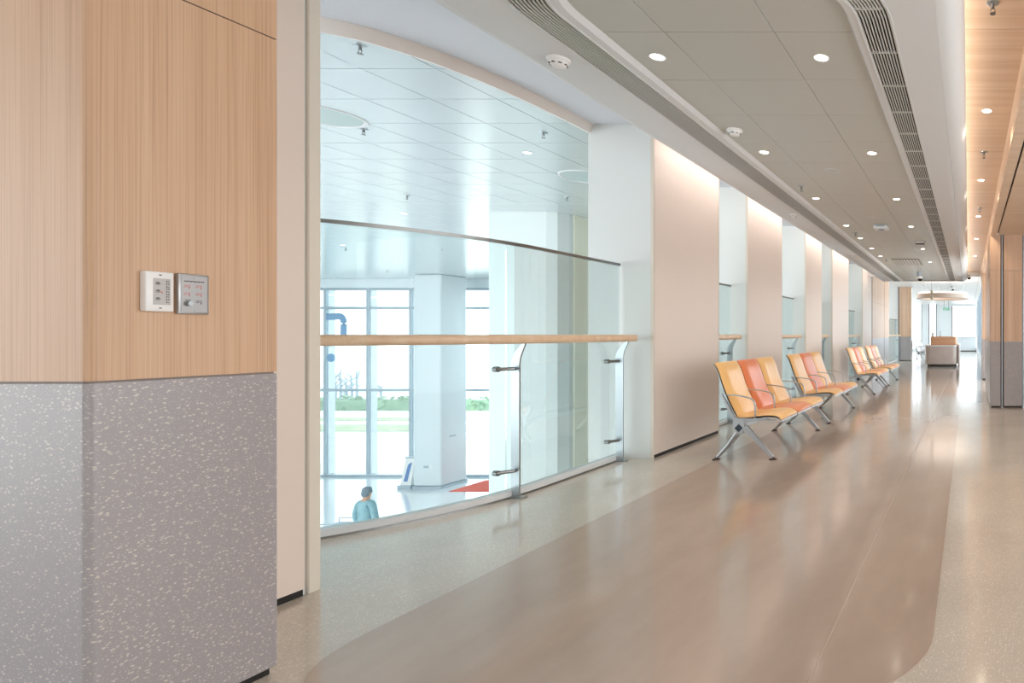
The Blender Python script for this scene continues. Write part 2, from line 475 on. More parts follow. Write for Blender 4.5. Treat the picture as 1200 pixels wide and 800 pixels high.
# rounded lips left and right, then the backs
def lip(bm, x0, sgn, r, ztop):
    prof = [(x0+sgn*r*math.sin(a), ZS+r-r*math.cos(a)) for a in [PI/2*i/8 for i in range(9)]]+[(x0+sgn*r, ztop)]
    for (xa, za), (xb, zb) in zip(prof, prof[1:]):
        v = [bm.verts.new(p) for p in ((xa, -6, za), (xa, YE, za), (xb, YE, zb), (xb, -6, zb))]
        bm.faces.new(v)
lip(bm, XL, -1, .115, 2.98)
lip(bm, XR, 1, .15, 2.98)
# closed far end and the deck above
v = [bm.verts.new(p) for p in ((XL-.115, YE, 2.98), (XL-.115, YE, 2.90), (XL-.06, YE, 2.84), (XL, YE, ZS), (XR, YE, ZS), (XR+.08, YE, 2.85), (XR+.15, YE, 2.97), (XR+.15, YE, 2.98))]
bm.faces.new(v)
bmesh.ops.remove_doubles(bm, verts=bm.verts[:], dist=.0004)
o = obj('soffit', bm, M['soffit'], ceil, True, 40)
bx('ceiling_deck', M['white'], ceil, -2.675, -.05, -6, YE+.05, 3.30, 3.34)
bx('cove_ledge', M['white'], ceil, -2.675, -.022, -6, YE, 2.955, 2.965)
# tiles
tm = None
for i in range(-1, 26):
    for j in range(4):
        x0 = [-2.26, -1.66, -1.06, -.46][j]; y0 = 2.565+.6*i
        x1 = x0+.6
        xa, xb = max(x0, -1.998), min(x1, -.628)
        if y0 > YE-.05 or xb-xa < .02: continue
        yb = min(y0+.597, YE)
        bx('ceiling_tile', M['tile'], ceil, xa+.0015, xb-.0015, y0+.0015, yb, ZT, ZT+.014, bev=.001)
bx('tile_backing', M['joint'], ceil, -2.02, -.60, 2.0, YE, ZT+.012, ZT+.02)
# grille: dark duct above, long slats, cross bars
def mk(bm): band(bm, R_OUT, R_IN, ZS+.028, ZS+.028)
ob('duct_lining', M['duct'], ceil, mk)
NS = 9
for k in range(NS+1):
    f = (k+.5)/(NS+1)
    P = [(a[0]*(1-f)+b[0]*f, a[1]*(1-f)+b[1]*f) for a, b in zip(R_OUT, R_IN)]
    ob('grille_slat', M['slat'], ceil, lambda b: sweep(b, P, [(-.0035, ZS-.001), (.0035, ZS-.001), (.0035, ZS+.009), (-.0035, ZS+.009)]))
for f0 in (0, 1):
    P = R_OUT if f0 == 0 else R_IN
    ob('grille_frame', M['soffit'], ceil, lambda b: sweep(b, P, [(-.005, ZS-.004), (.005, ZS-.004), (.005, ZS+.01), (-.005, ZS+.01)]))
y = 2.89
while y < YE-.1:
    bx('grille_bar', M['slat'], ceil, -.572, -.398 if y > 3.0 else -.43, y-.004, y+.004, ZS-.0015, ZS+.01)
    y += .45
# upper ceiling beside the railing with its curved fascia
cu = struct('ceiling_upper', 'pale upper ceiling strip above the railing with curved fascia')
FP = [(-7.6, 3.35), (-6.2, 3.36), (-5.4, 3.42), (-4.9, 3.50), (-4.5, 3.62), (-4.197, 3.76), (-4.04, 3.88), (-3.94, 4.03), (-3.865, 4.198), (-3.767, 4.526), (-3.72, 4.90), (-3.70, 5.25), (-3.69, 5.64)]
# smooth it
def chaikin(P, n=2):
    for _ in range(n):
        Q = [P[0]]
        for a, b in zip(P, P[1:]):
            Q.append((a[0]*.75+b[0]*.25, a[1]*.75+b[1]*.25)); Q.append((a[0]*.25+b[0]*.75, a[1]*.25+b[1]*.75))
        Q.append(P[-1]); P = Q
    return P
FS = chaikin(FP)
bm = bmesh.new()
a = [bm.verts.new((x, y, ZU)) for x, y in FS]; b_ = [bm.verts.new((-2.6, max(y, 2.0) if i else 2.0, ZU)) for i, (x, y) in enumerate(FS)]
for i in range(len(FS)-1): bm.faces.new((a[i], a[i+1], b_[i+1], b_[i]))
box(bm, -3.7, -2.6, 5.64, 18.4, ZU, ZU+.02)
box(bm, -7.6, -2.6, -6, 3.4, ZU, ZU+.02)
obj('upper_ceiling_board', bm, M['upper'], cu)
ob('curved_fascia', M['fascia'], cu, lambda b: sweep(b, FS, [(.0, 3.157), (.0, ZA+.02), (-.06, ZA+.02), (-.06, 3.235), (-.03, 3.18), (-.018, 3.157)]), True, 50)

# wood ceiling and bulkhead on the right
cr = struct('ceiling_right', 'warm oak veneer ceiling strip and bulkhead along the right')
y = -6.0
while y < 17.6:
    bx('wood_panel', M['wood_soft'], cr, -.62, .41, y+.002, min(y+1.2, 17.7), ZW, ZW+.02); y += 1.202
bx('backing', M['black'], cr, -.62, .41, -6, 17.7, ZW+.02, ZW+.04)
y = -6.0
while y < 17.6:
    y1 = min(y+2.4, 17.7)
    bx('wood_panel', M['wood_soft'], cr, .365, .383, y, y1, ZB, ZW)
    y = y1+.002
for y0, y1 in ((-6, 9.54), (12.2, 15.5)):
    y = y0
    while y < y1-.01:
        ya = min(y+2.4, y1)
        bx('wood_panel', M['wood_soft'], cr, .383, .466, y, ya-.002, ZB, ZB+.02)
        bx('wood_panel', M['wood_soft'], cr, .486, 4.0, y, ya-.002, ZB, ZB+.02)
        y = ya
    bx('shadow_gap', M['black'], cr, .37, 4.0, y0, y1, ZB+.028, ZB+.05)

# right wall pieces
wr = struct('wall_right', 'right wall ends: oak veneer over grey terrazzo, chrome joint')
def clad(x0, x1, yf, yb, ztop):
    bx('pier', M['white'], wr, x0+.004, x1-.002, yf+.02, yb, 0, ztop+.03)
    bx('stone_panel', M['stone'], wr, x0, x1, yf, yf+.03, .03, 1.085)
    bx('wood_panel', M['wood_panel'], wr, x0, x1, yf, yf+.03, 1.09, 2.25)
    bx('wood_panel', M['wood_panel'], wr, x0, x1, yf, yf+.03, 2.255, ztop)
    bx('plinth', M['black'], wr, x0+.006, x1-.006, yf+.008, yf+.03, 0, .03)
clad(.365, .526, 9.54, 12.2, ZB)
clad(.582, .884, 9.54, 9.9, ZB)
clad(.925, 1.8, 9.54, 9.9, ZB); clad(1.805, 4.0, 9.54, 9.9, ZB)
ob('chrome_joint', M['alu'], wr, lambda b: cyl(b, (.553, 9.575), .015, 0, ZB, 14), True)
bx('joint_backing', M['duct'], wr, .52, .95, 9.60, 9.64, 0, ZB+.03)
ob('chrome_joint', M['steel'], wr, lambda b: cyl(b, (.905, 9.575), .018, 0, ZB, 14), True)
for z0, z1, m in ((.03, 1.085, 'stone'), (1.09, 2.25, 'wood_panel'), (2.255, ZB, 'wood_panel')):
    bx('stone_panel' if m == 'stone' else 'wood_panel', M[m], wr, .356, .366, 9.58, 12.2, z0, z1)
clad(.372, .56, 15.5, 17.0, ZB)

# ------------------------------------------------------------------ glass guardrails
def guardrail(name, gpath, rpath, posts, panels, label, curb=True, rail_ends=True):
    t = empty(name); tag(t, label, 'guardrail', None)
    for P in panels:
        ob('glass_panel', M['glass'], t, lambda b: sweep(b, P, [(-.006, .045), (.006, .045), (.006, 1.868), (-.006, 1.868)]))
    ob('cap_rail', M['steel_dark'], t, lambda b: sweep(b, gpath, [(-.012, 1.862), (.012, 1.862), (.012, 1.886), (-.012, 1.886)]))
    # rounded oak handrail
    sec = []
    a_, c_ = .036, .033
    for k in range(16):
        an = 2*PI*k/16; cx, sx = math.cos(an), math.sin(an)
        sec.append((a_*math.copysign(abs(cx)**.6, cx), 1.167+c_*math.copysign(abs(sx)**.6, sx)))
    ob('handrail', M['rail'], t, lambda b: sweep(b, rpath, sec), True, 60)
    ob('curb', M['soffit'], t, lambda b: sweep(b, gpath, [(-.035, 0), (-.035, .05), (.05, .05), (.05, -.36), (.0, -.36), (.0, 0)]))
    ob('curb_line', M['steel_dark'], t, lambda b: sweep(b, gpath, [(-.042, 0), (-.042, .012), (-.034, .012), (-.034, 0)]))
    for (x, y, ax) in posts:   # ax: direction pointing into the corridor
        d = Vector((math.cos(ax), math.sin(ax))); s = Vector((-d.y, d.x))
        def P3(o, l, z): return (x+d.x*o+s.x*l, y+d.y*o+s.y*l, z)
        bm = bmesh.new()
        outline = [(.028, 0), (.028, 1.01), (.060, 1.07), (.125, 1.137), (.150, 1.137), (.108, 1.04), (.098, .99), (.098, 0)]
        A_ = [bm.verts.new(P3(o, -.006, z)) for o, z in outline]; B_ = [bm.verts.new(P3(o, .006, z)) for o, z in outline]
        bm.faces.new(list(reversed(A_))); bm.faces.new(B_)
        for i in range(len(outline)):
            j = (i+1) % len(outline); bm.faces.new((A_[i], A_[j], B_[j], B_[i]))
        p = obj('post', bm, M['steel'], t)
        bm = bmesh.new()
        vs = [P3(.0, -.03, 0), P3(.13, .03, .012)]
        for zz in (0, .012): pass
        q = [[bm.verts.new(P3(o, l, z)) for o, l in ((.005, -.03), (.13, -.03), (.13, .03), (.005, .03))] for z in (0, .012)]
        bm.faces.new(q[0][::-1]); bm.faces.new(q[1])
        for i in range(4): bm.faces.new((q[0][i], q[0][(i+1) % 4], q[1][(i+1) % 4], q[1][i]))
        obj('base_plate', bm, M['steel'], p)
        for z in (.20, .95):
            def arm(b):
                tube(b, [P3(.055, .014, z), P3(.055, -.02, z), P3(.02, -.07, z), P3(.012, -.105, z)], [.013, .013, .013, .015], 10)
                tube(b, [P3(-.014, -.095, z), P3(.022, -.095, z)], .020, 12)
            ob('glass_clamp', M['steel_dark'], p, arm, True)
    return t
def rl(off): return glass_path(off)
gpth = glass_path(0)
def split(P, ya, yb):
    return [p for p in P if ya <= p[1] <= yb]
pa = [p for p in gpth if p[1] <= 4.22]; pb = [p for p in gpth if p[1] >= 4.20]
th = math.asin((4.55-4.28)/1.6)
post1 = (GC[0]+1.6*math.cos(th), GC[1]-1.6*math.sin(th), -th)
cap0 = pb[0]
rp = glass_path(.165, 5.56)
# glass panels meet at the first post with a small gap
pb2 = [(pb[0][0]+.0, pb[0][1]+.006)]+pb[1:]
gr = guardrail('glass_guardrail', gpth, rp, [post1, (-3.37, 5.50, 0)], [pa+[pb[0]] if pa[-1] != pb[0] else pa, pb2],
  'curved glass guardrail with oak handrail, nearest, before the first wall panel')
k = 0
names = ['between the first and second wall panels', 'between the second and third wall panels', 'between the third and fourth wall panels', 'between the fourth and fifth wall panels', 'past the brown clad pier at corridor end']
ops = [(7.10, 8.03), (9.50, 10.90), (12.08, 13.03), (14.78, 16.75), (22.3, 26.8)]
for (y0, y1), nm in zip(ops, names):
    g = [(-3.30, y0+.0), (-3.30, y1)]; r_ = [(-3.15, y0-.02), (-3.15, y1-.06)]
    if y0 > 20: r_ = [(-3.15, y0), (-3.15, y1)]
    guardrail('glass_guardrail', g, r_, [(-3.30, y1-.16, 0)], [[(-3.30, y0+.01), (-3.30, y1-.01)]], 'straight glass guardrail with oak handrail, '+nm)

# ------------------------------------------------------------------ atrium
af = struct('floor_atrium', 'bright polished floor of the hall one storey below')
bx('atrium_slab', M['atrium_floor'], af, -34, -3.5, -2, 22.3, ZF-.2, ZF)
ac = struct('ceiling_atrium', 'glossy pale metal tile ceiling over the double-height hall')
bx('tile_backing', M['joint_far'], ac, -34, -3.3, -2, 22.35, ZA+.014, ZA+.03)
hT = ZA-CAMZ
tx = [-2.284*hT-.6*i for i in range(-3, 48)]; ty0 = hT*680/311.6
far = bmesh.new(); near_n = 0
tile_me = None
for i in range(-3, 33):
    for x in tx:
        xl = x-.6; y0 = ty0+.6*i
        if y0+.6 > 22.5: continue
        yc = y0+.3; xc = xl+.3
        px = VPX+xc*680/yc; 
        if xc > -3.5: continue
        ok = yc < 9.4 and px > 340 and yc > 3.5
        if ok:
            if tile_me is None:
                bm = bmesh.new(); box(bm, -.296, .296, -.296, .296, 0, .014)
                o = obj('ceiling_tile', bm, M['tile_far'], ac); tile_me = o.data
            else:
                o = bpy.data.objects.new('ceiling_tile', tile_me); C.objects.link(o); o.parent = ac
            o.location = (xc, yc, ZA); near_n += 1
        else:
            v = [far.verts.new(p) for p in ((xl+.002, y0+.002, ZA), (xl+.598, y0+.002, ZA), (xl+.598, y0+.598, ZA), (xl+.002, y0+.598, ZA))]
            far.faces.new(v)
o = obj('ceiling_tile_field', far, M['tile_far'], ac); o['kind'] = 'stuff'
# great clad core at right
core = struct('wall_core', 'pale green-white clad lift core in the hall')
bm = bmesh.new()
P = [(-8.29, 10.03), (-7.30, 10.03), (-7.14, 10.08), (-7.05, 10.25), (-7.02, 14.5), (-8.29, 14.5)]
a = [bm.verts.new((x, y, ZF)) for x, y in P]; b_ = [bm.verts.new((x, y, ZA)) for x, y in P]
for i in range(6):
    j = (i+1) % 6; bm.faces.new((a[i], a[j], b_[j], b_[i]))
bm.faces.new(b_)
oc = obj('core_cladding', bm, M['core'], core)
bx('side_cladding', mat('cream_green_lightened', '#e6e9d8', .4), core, -7.06, -7.015, 10.34, 14.4, ZF, ZA)  # yellowish face, its colour also lightened to make up for missing light
bx('core_skirting', M['frame'], core, -8.30, -7.25, 10.02, 10.03, ZF, ZF+.12)
# wall under the corridor slab closing the hall on the right
bx('hall_side', M['white'], core, -3.5, -3.36, 2, 22.3, ZF, -.3)
# column
col = struct('wall_column', 'white square column between the hall windows')
bx('column_shaft', M['column'], col, -19.59, -18.60, 20.46, 21.52, ZF+.1, ZA, bev=.06, seg=3)
bx('column_skirting', M['frame'], col, -19.60, -18.59, 20.45, 21.53, ZF, ZF+.1)
bx('door_sign', M['frame'], col, -18.598, -18.585, 20.8, 21.05, -3.45+.98, -3.45+1.04)
bx('socket_plate', M['frame'], col, -19.2, -19.05, 20.44, 20.46, ZF+.75, ZF+.83)
bx('socket_plate', M['plastic'], col, -18.98, -18.86, 20.44, 20.46, ZF+.75, ZF+.85)
# window wall
wn = struct('window_1', 'tall framed glazing wall of the hall below')
zs = [-4.2, -.93, 2.226, 2.95]
xs = [-24.72+1.64*i for i in range(-5, 14)]  # last bays, unseen right of the core, added to light its side face
bx('sill', M['frame'], wn, xs[0]-.1, xs[-1]+.1, 22.2, 22.45, ZF, -4.16)
bx('head_wall', M['frame_side'], wn, -34, -3.3, 22.3, 22.5, 2.97, ZA+.1)
for x in xs:
    bx('mullion', M['frame'], wn, x-.05, x+.05, 22.28, 22.36, -4.2, 2.98)
    bx('mullion_fin', M['frame_side'], wn, x-.03, x+.03, 22.36, 22.62, -4.2, 2.98)  # mullion sides in a lighter frame colour, the daylight on them painted in
for x0, x1 in zip(xs, xs[1:]):
    for z in zs[1:]:
        bx('transom', M['frame'], wn, x0+.05, x1-.05, 22.28, 22.38, z-.05, z+.05)
    for z0, z1 in zip(zs, zs[1:]):
        bx('pane', M['clear'], wn, x0+.05, x1-.05, 22.31, 22.32, z0+.05, z1-.05)
bx('hall_end_wall', M['white'], wn, xs[-1]+.05, -3.3, 22.3, 22.5, ZF, 3)

# unseen hall wall on the left, added to keep out side light
bx('hall_side', M['white'], core, -34.2, -34, -2, 22.3, ZF, 3.3)
# unseen walls behind and right of the camera, added to limit and steer daylight
wf = struct('wall_front_unseen', 'unseen wall added behind the camera, its wide opening sized to limit daylight')
for x0, x1, z0, z1 in ((-8, -3.2, 0, 3.4), (-3.2, 1.6, 0, .7), (-3.2, 1.6, 2.55, 3.4), (1.6, 4.2, 0, 3.4)):
    bx('wall_section', M['white'], wf, x0, x1, -6.2, -6, z0, z1)
we = struct('wall_side_unseen', 'unseen side wall added right of the camera, its opening sized for fill light')
for y0, y1, z0, z1 in ((-6, -1.5, 0, 3.4), (-1.5, 6, 0, .25), (-1.5, 6, 2.8, 3.4), (6, 9.6, 0, 3.4)):
    bx('wall_section', M['white'], we, 4.0, 4.2, y0, y1, z0, z1)
# things in the hall
mt = plate_poly('red_mat', M['red'], None, [(-18.05, 20.15), (-15.2, 20.15), (-15.0, 21.9), (-18.3+.25, 21.7)], ZF, ZF+.015)
p1 = at(528, 573.5, 1); 
tag(mt, 'red carpet on the hall floor right of the white column', 'carpet')
t = empty('info_kiosk', (-19.95, 20.6, ZF)); tag(t, 'white slanted board with blue screen beside the column foot', 'kiosk')
def kb(b):
    v = []
    for x, y, z in ((-.18, -.05, .12), (.20, -.05, .12), (.20, .05, .12), (-.18, .05, .12), (-.06, .05, 1.05), (.24, .05, 1.05), (.24, .15, 1.05), (-.06, .15, 1.05)):
        v.append(b.verts.new((x, y, z)))
    for f in ((0, 1, 2, 3), (4, 5, 6, 7), (0, 1, 5, 4), (3, 2, 6, 7), (0, 3, 7, 4), (1, 2, 6, 5)): b.faces.new([v[i] for i in f])
ob('board', M['plastic'], t, kb)
def ks(b):
    v = [b.verts.new(p) for p in ((-.06, -.053, .25), (.06, -.045, .25), (.17, .03, .92), (.03, .03, .85))]
    u = [b.verts.new((q.co.x, q.co.y+.012, q.co.z)) for q in v]
    b.faces.new(v); b.faces.new(u[::-1])
    for i in range(4): b.faces.new((v[i], v[(i+1) % 4], u[(i+1) % 4], u[i]))
ob('blue_screen', M['blue_deep'], t, ks)
ob('top_bar', M['frame'], t, lambda b: box(b, -.08, .25, .03, .16, 1.05, 1.10))
ob('foot', M['frame'], t, lambda b: box(b, -.22, .25, -.12, .2, 0, .12))
# blue bent stripe and dot stuck on the glazing
t = empty('window_graphic', (-24.0, 22.295, 0)); tag(t, 'pale blue bent stripe and dot graphic on the leftmost hall window pane', 'sticker')
def gp_(px, py): p = at(px, py, 22.3); return (p.x+24.0, 0, p.z)
def gb(b):
    L_ = smooth_line0([gp_(381, 371), gp_(392, 371), gp_(399, 370), gp_(403, 374), gp_(403, 384), gp_(402.5, 399)])
    tube(b, L_, .13, 10)
    for v in b.verts: v.co.y *= .05
def smooth_line0(P):
    for _ in range(2):
        Q = [P[0]]
        for a, b in zip(P, P[1:]):
            Q.append(tuple(a[i]*.75+b[i]*.25 for i in range(3))); Q.append(tuple(a[i]*.25+b[i]*.75 for i in range(3)))
        Q.append(P[-1]); P = Q
    return P
ob('stripe', M['blue'], t, gb, True)
p_ = gp_(388, 419)
ob('dot', M['blue'], t, lambda b: tube(b, [(p_[0], -.006, p_[2]), (p_[0], .006, p_[2])], .16, 18))

# trolley left of the person
t = empty('steel_trolley', (-14.70, 13.55, ZF)); tag(t, 'low steel trolley left of the standing visitor', 'trolley')
ob('top_tray', M['frame'], t, lambda b: box(b, -.26, .16, -.25, .25, .98, 1.01, bev=.005))
ob('rail', M['steel'], t, lambda b: tube(b, [(-.26, -.25, 1.0), (-.26, -.25, 1.10), (.16, -.25, 1.10), (.16, -.25, 1.0)], .012, 8))
ob('rail', M['steel'], t, lambda b: tube(b, [(-.26, .25, 1.0), (-.26, .25, 1.10), (.16, .25, 1.10), (.16, .25, 1.0)], .012, 8))
ob('shelf', M['frame'], t, lambda b: box(b, -.26, .16, -.25, .25, .35, .38))
for sx in (-.24, .14):
    for sy in (-.23, .23):
        l = ob('leg', M['steel'], t, lambda b: cyl(b, (sx, sy), .014, .07, .98, 8))
        ob('caster', M['rubber'], l, lambda b: tube(b, [(sx-.015, sy, .035), (sx+.015, sy, .035)], .035, 12))

# ---- the visitor, seen from behind
def skin(name, m, parent, verts, edges, radii, root=0, sub=2):
    me = bpy.data.meshes.new(name); me.from_pydata(verts, edges, []); me.update()
    me.materials.append(m)
    o = bpy.data.objects.new(name, me); C.objects.link(o)
    if parent: o.parent = parent
    o.modifiers.new('skin', 'SKIN')
    if not me.skin_vertices: 
        bpy.context.view_layer.objects.active = o
        o.select_set(True); bpy.ops.object.modifier_remove(modifier='skin'); bpy.ops.object.modifier_add(type='SKIN')
    for i, r in enumerate(radii):
        rr = r if isinstance(r, tuple) else (r, r)
        me.skin_vertices[0].data[i].radius = rr
        me.skin_vertices[0].data[i].use_root = (i == root)
    sk = o.modifiers[0]; sk.use_smooth_shade = True
    s = o.modifiers.new('sub', 'SUBSURF'); s.levels = sub; s.render_levels = sub
    return o
vis = empty('person', (-14.13, 13.6, ZF)); vis.scale = (.84, .95, 1.045); tag(vis, 'person in teal jacket and dark hat standing with back turned in the hall below', 'person')
V = [(0, 0, .98), (0, 0, 1.16), (0, .01, 1.32), (0, .0, 1.46), (0, .01, 1.54), (0, .03, 1.62), (0, .03, 1.70)]
E = [(i, i+1) for i in range(6)]; Rr = [(.15, .11), (.14, .10), (.16, .11), (.10, .07), (.055, .055), (.08, .09), (.07, .08)]
for s in (-1, 1):
    b0 = len(V)
    V += [(s*.10, 0, .90), (s*.105, .02, .50), (s*.11, 0, .10), (s*.12, .10, .045), (s*.125, .19, .035)]
    Rr += [.085, .06, .042, .042, .035]; E += [(0, b0), (b0, b0+1), (b0+1, b0+2), (b0+2, b0+3), (b0+3, b0+4)]
    b0 = len(V)
    V += [(s*.17, 0, 1.44), (s*.24, .0, 1.16), (s*.235, .07, .92), (s*.23, .09, .84)]
    Rr += [.06, .045, .03, (.022, .038)]; E += [(3, b0), (b0, b0+1), (b0+1, b0+2), (b0+2, b0+3)]
body = skin('body', M['skin'], vis, V, E, Rr)
for s in (-1, 1):
    for k, (dy, ln) in enumerate(((-.030, .065), (-.010, .078), (.010, .082), (.030, .072))):
        pts = [(s*.23, .09+dy*.6, .86), (s*.228, .095+dy, .81), (s*.222, .105+dy, .81-ln*.5), (s*.212, .118+dy, .81-ln)]
        skin('finger', M['skin'], vis, pts, [(0, 1), (1, 2), (2, 3)], [.009, .009, .008, .007], 0, 1)
    skin('thumb', M['skin'], vis, [(s*.222, .11, .87), (s*.20, .145, .84), (s*.192, .155, .80)], [(0, 1), (1, 2)], [.011, .010, .008], 0, 1)
V = [(0, 0, .80), (0, 0, .98), (0, 0, 1.16), (0, .0, 1.33), (0, -.005, 1.46)]; E = [(0, 1), (1, 2), (2, 3), (3, 4)]; Rr = [(.20, .16), (.19, .15), (.185, .14), (.20, .14), (.12, .09)]
for s in (-1, 1):
    b0 = len(V); V += [(s*.19, 0, 1.42), (s*.27, -.01, 1.16), (s*.265, .05, .93)]; Rr += [.085, .075, .06]; E += [(4, b0), (b0, b0+1), (b0+1, b0+2)]
skin('jacket', M['jacket'], vis, V, E, Rr)
V = [(0, 0, .92)]; E = []; Rr = [(.17, .13)]
for s in (-1, 1):
    b0 = len(V); V += [(s*.10, 0, .82), (s*.108, .02, .50), (s*.11, 0, .10)]; Rr += [.105, .085, .07]; E += [(0, b0), (b0, b0+1), (b0+1, b0+2)]
skin('trousers', M['trousers'], vis, V, E, Rr)
ob('hat', M['hair'], vis, lambda b: lathe(b, [(.112, -.015), (.115, -.008), (.103, .0), (.10, .06), (.08, .10), (.04, .118), (0, .122)], (0, .03, 1.68), 20), True)
skin('hair', M['hair'], vis, [(0, 0, 1.56), (0, .0, 1.64), (0, .01, 1.70)], [(0, 1), (1, 2)], [.06, .10, .10], 0)
for s in (-1, 1):
    skin('shoe', M['shoe'], vis, [(s*.11, -.03, .05), (s*.118, .08, .045), (s*.125, .20, .035)], [(0, 1), (1, 2)], [.055, .05, .042], 0)
    ob('ear', M['skin'], vis, lambda b: bmesh.ops.create_uvsphere(b, u_segments=10, v_segments=8, radius=1, matrix=Matrix.Translation((s*.095, .03, 1.645)) @ Matrix.Diagonal((.012, .022, .034, 1))), True)
    ob('eye', M['slot'], vis, lambda b: bmesh.ops.create_uvsphere(b, u_segments=10, v_segments=8, radius=.011, matrix=Matrix.Translation((s*.033, .112, 1.66))), True)
ob('nose', M['skin'], vis, lambda b: bmesh.ops.create_cone(b, cap_ends=True, segments=8, radius1=.018, radius2=.006, depth=.05, matrix=Matrix.Translation((0, .125, 1.635))), True)
ob('mouth', M['red'], vis, lambda b: box(b, -.025, .025, .108, .118, 1.588, 1.597))

# ---- outside the hall
gd = struct('floor_outside', 'pale paving outside the hall windows')
bx('paving', M['paving'], gd, -140, 70, 22.6, 140, ZF-.35, ZF-.1)
def strip_g(name, label, y0, y1, m):
    o = bx(name, m, None, -110, -12, y0, y1, ZF-.1, ZF-.05); tag(o, label, 'grass', kind='stuff')
strip_g('grass_strip', 'nearest dry grass strip seen through the hall windows', 33.2, 35.6, M['grass'])
strip_g('grass_strip', 'middle dry grass strip seen through the hall windows', 37.4, 38.6, M['grass'])
hb = bmesh.new()
for i in range(1500):
    x = random.uniform(-75, -30); y = random.uniform(42.2, 43.4); z = ZF-.1+random.uniform(.1, .95)
    r = random.uniform(.10, .22); R = Matrix.Rotation(random.uniform(0, 6), 4, (random.random(), random.random(), random.random()+.1))
    q = [hb.verts.new(Vector((x, y, z))+(R @ Vector(p))*r) for p in ((-1, -.5, 0), (1, -.5, 0), (1, .5, 0), (-1, .5, 0))]
    hb.faces.new(q)
box(hb, -75, -30, 42.4, 43.2, ZF-.1, ZF+.65)
tag(obj('hedge', hb, M['hedge'], None), 'clipped green hedge beyond the paving outside', 'hedge', kind='stuff')
for i, (px, Y, h_) in enumerate(((387, 44.8, 2.2), (393, 47.6, 2.3), (399, 50.8, 2.4), (406, 44.7, 2.1), (412, 47.6, 2.3), (418, 50.8, 2.4), (437, 44.8, 1.6), (446, 47.6, 1.4))):
    p = at(px, 480, Y); t = empty('bare_tree', (p.x, Y, ZF-.1))
    tag(t, 'slender leafless grey tree behind the hedge, '+['leftmost of all','second from left','third from left','fourth from left','fifth from left','just left of the middle mullion','short one right of the middle mullion','shortest, rightmost'][i], 'tree', 'bare trees outside')
    def tr(b):
        tube(b, [(0, 0, 0), (.05, 0, h_*.4), (-.05, 0, h_*.8), (0, 0, h_)], [.10, .08, .05, .03], 7)
    ob('trunk', M['bark'], t, tr, True)
    for k in range(7):
        z = h_*(.4+.08*k); a_ = random.uniform(0, 6.28); l = h_*.22
        ob('branch', M['bark'], t, lambda b: tube(b, [(0, 0, z), (l*.5*math.cos(a_), l*.5*math.sin(a_), z+l*.45), (l*math.cos(a_), l*math.sin(a_), z+l)], [.05, .035, .015], 5))

# ------------------------------------------------------------------ lobby at the corridor's end
lb = struct('ceiling_lobby', 'white panelled ceiling of the far lobby')
y = YE+.06
while y < 41.7:
    x = -8.0
    while x < .5:
        bx('ceiling_tile', M['soffit'], lb, x+.006, min(x+1.194, .62), y+.006, min(y+2.394, 41.8), 3.4, 3.42); x += 1.2
    y += 2.4
bx('tile_backing', M['joint'], lb, -8, .62, YE+.06, 41.9, 3.418, 3.44)
bx('bulkhead', M['soffit'], lb, -3.2, .55, YE, YE+.06, ZS+.16, 3.42)
wb = struct('wall_back', 'white end wall of the lobby around its windows')
YB = 41.8
segs = [(-8.2, -7.2, 0, 3.4), (-7.2, -4.7, 0, .5), (-4.7, -4.15, 0, 3.4), (-4.15, -3.4, 0, .2), (-3.4, -2.83, 0, 3.4), (-2.83, -2.33, 0, .2), (-2.33, -1.17, 0, 3.4), (-1.17, .56, 0, 1.02), (-1.17, .56, 3.25, 3.4)]
for x0, x1, z0, z1 in segs: bx('wall_section', M['column'], wb, x0, x1, YB, YB+.25, z0, z1)
bx('plinth', M['slot'], wb, -2.33, .56, YB-.01, YB, 0, .06)
wi = struct('window_2', 'bright windows at the end of the lobby')
for x0, x1, z0, z1 in ((-7.2, -4.7, .5, 3.4), (-4.15, -3.4, .2, 3.4), (-2.83, -2.33, .2, 3.4), (-1.17, .56, 1.02, 3.25)):
    bx('pane', M['clear'], wi, x0, x1, YB+.1, YB+.11, z0, z1)
    for xa in (x0, x1): bx('frame', M['slot'], wi, xa-.03, xa+.03, YB-.02, YB+.12, z0, z1)
bx('sill', M['frame'], wi, -1.2, .56, YB-.08, YB+.02, .99, 1.03)
bx('mullion', M['slot'], wi, -3.78, -3.72, YB, YB+.12, .2, 3.4)
# lobby side walls
wlr = struct('wall_lobby', 'glazed right side of the lobby')
y = 17.0
bx('wall_section', M['white'], wlr, .56, .70, 17.0, 19.0, 0, 3.4)
ys = [19.0+2.85*i for i in range(9)]
for a_, b2 in zip(ys, ys[1:]):
    bx('pane', M['clear'], wlr, .60, .61, a_+.04, b2-.04, .3, 3.3)
    bx('mullion', M['frame'], wlr, .56, .66, a_-.04, a_+.04, 0, 3.4)
bx('low_wall', M['column'], wlr, .56, .66, 19.0, YB, 0, .3)
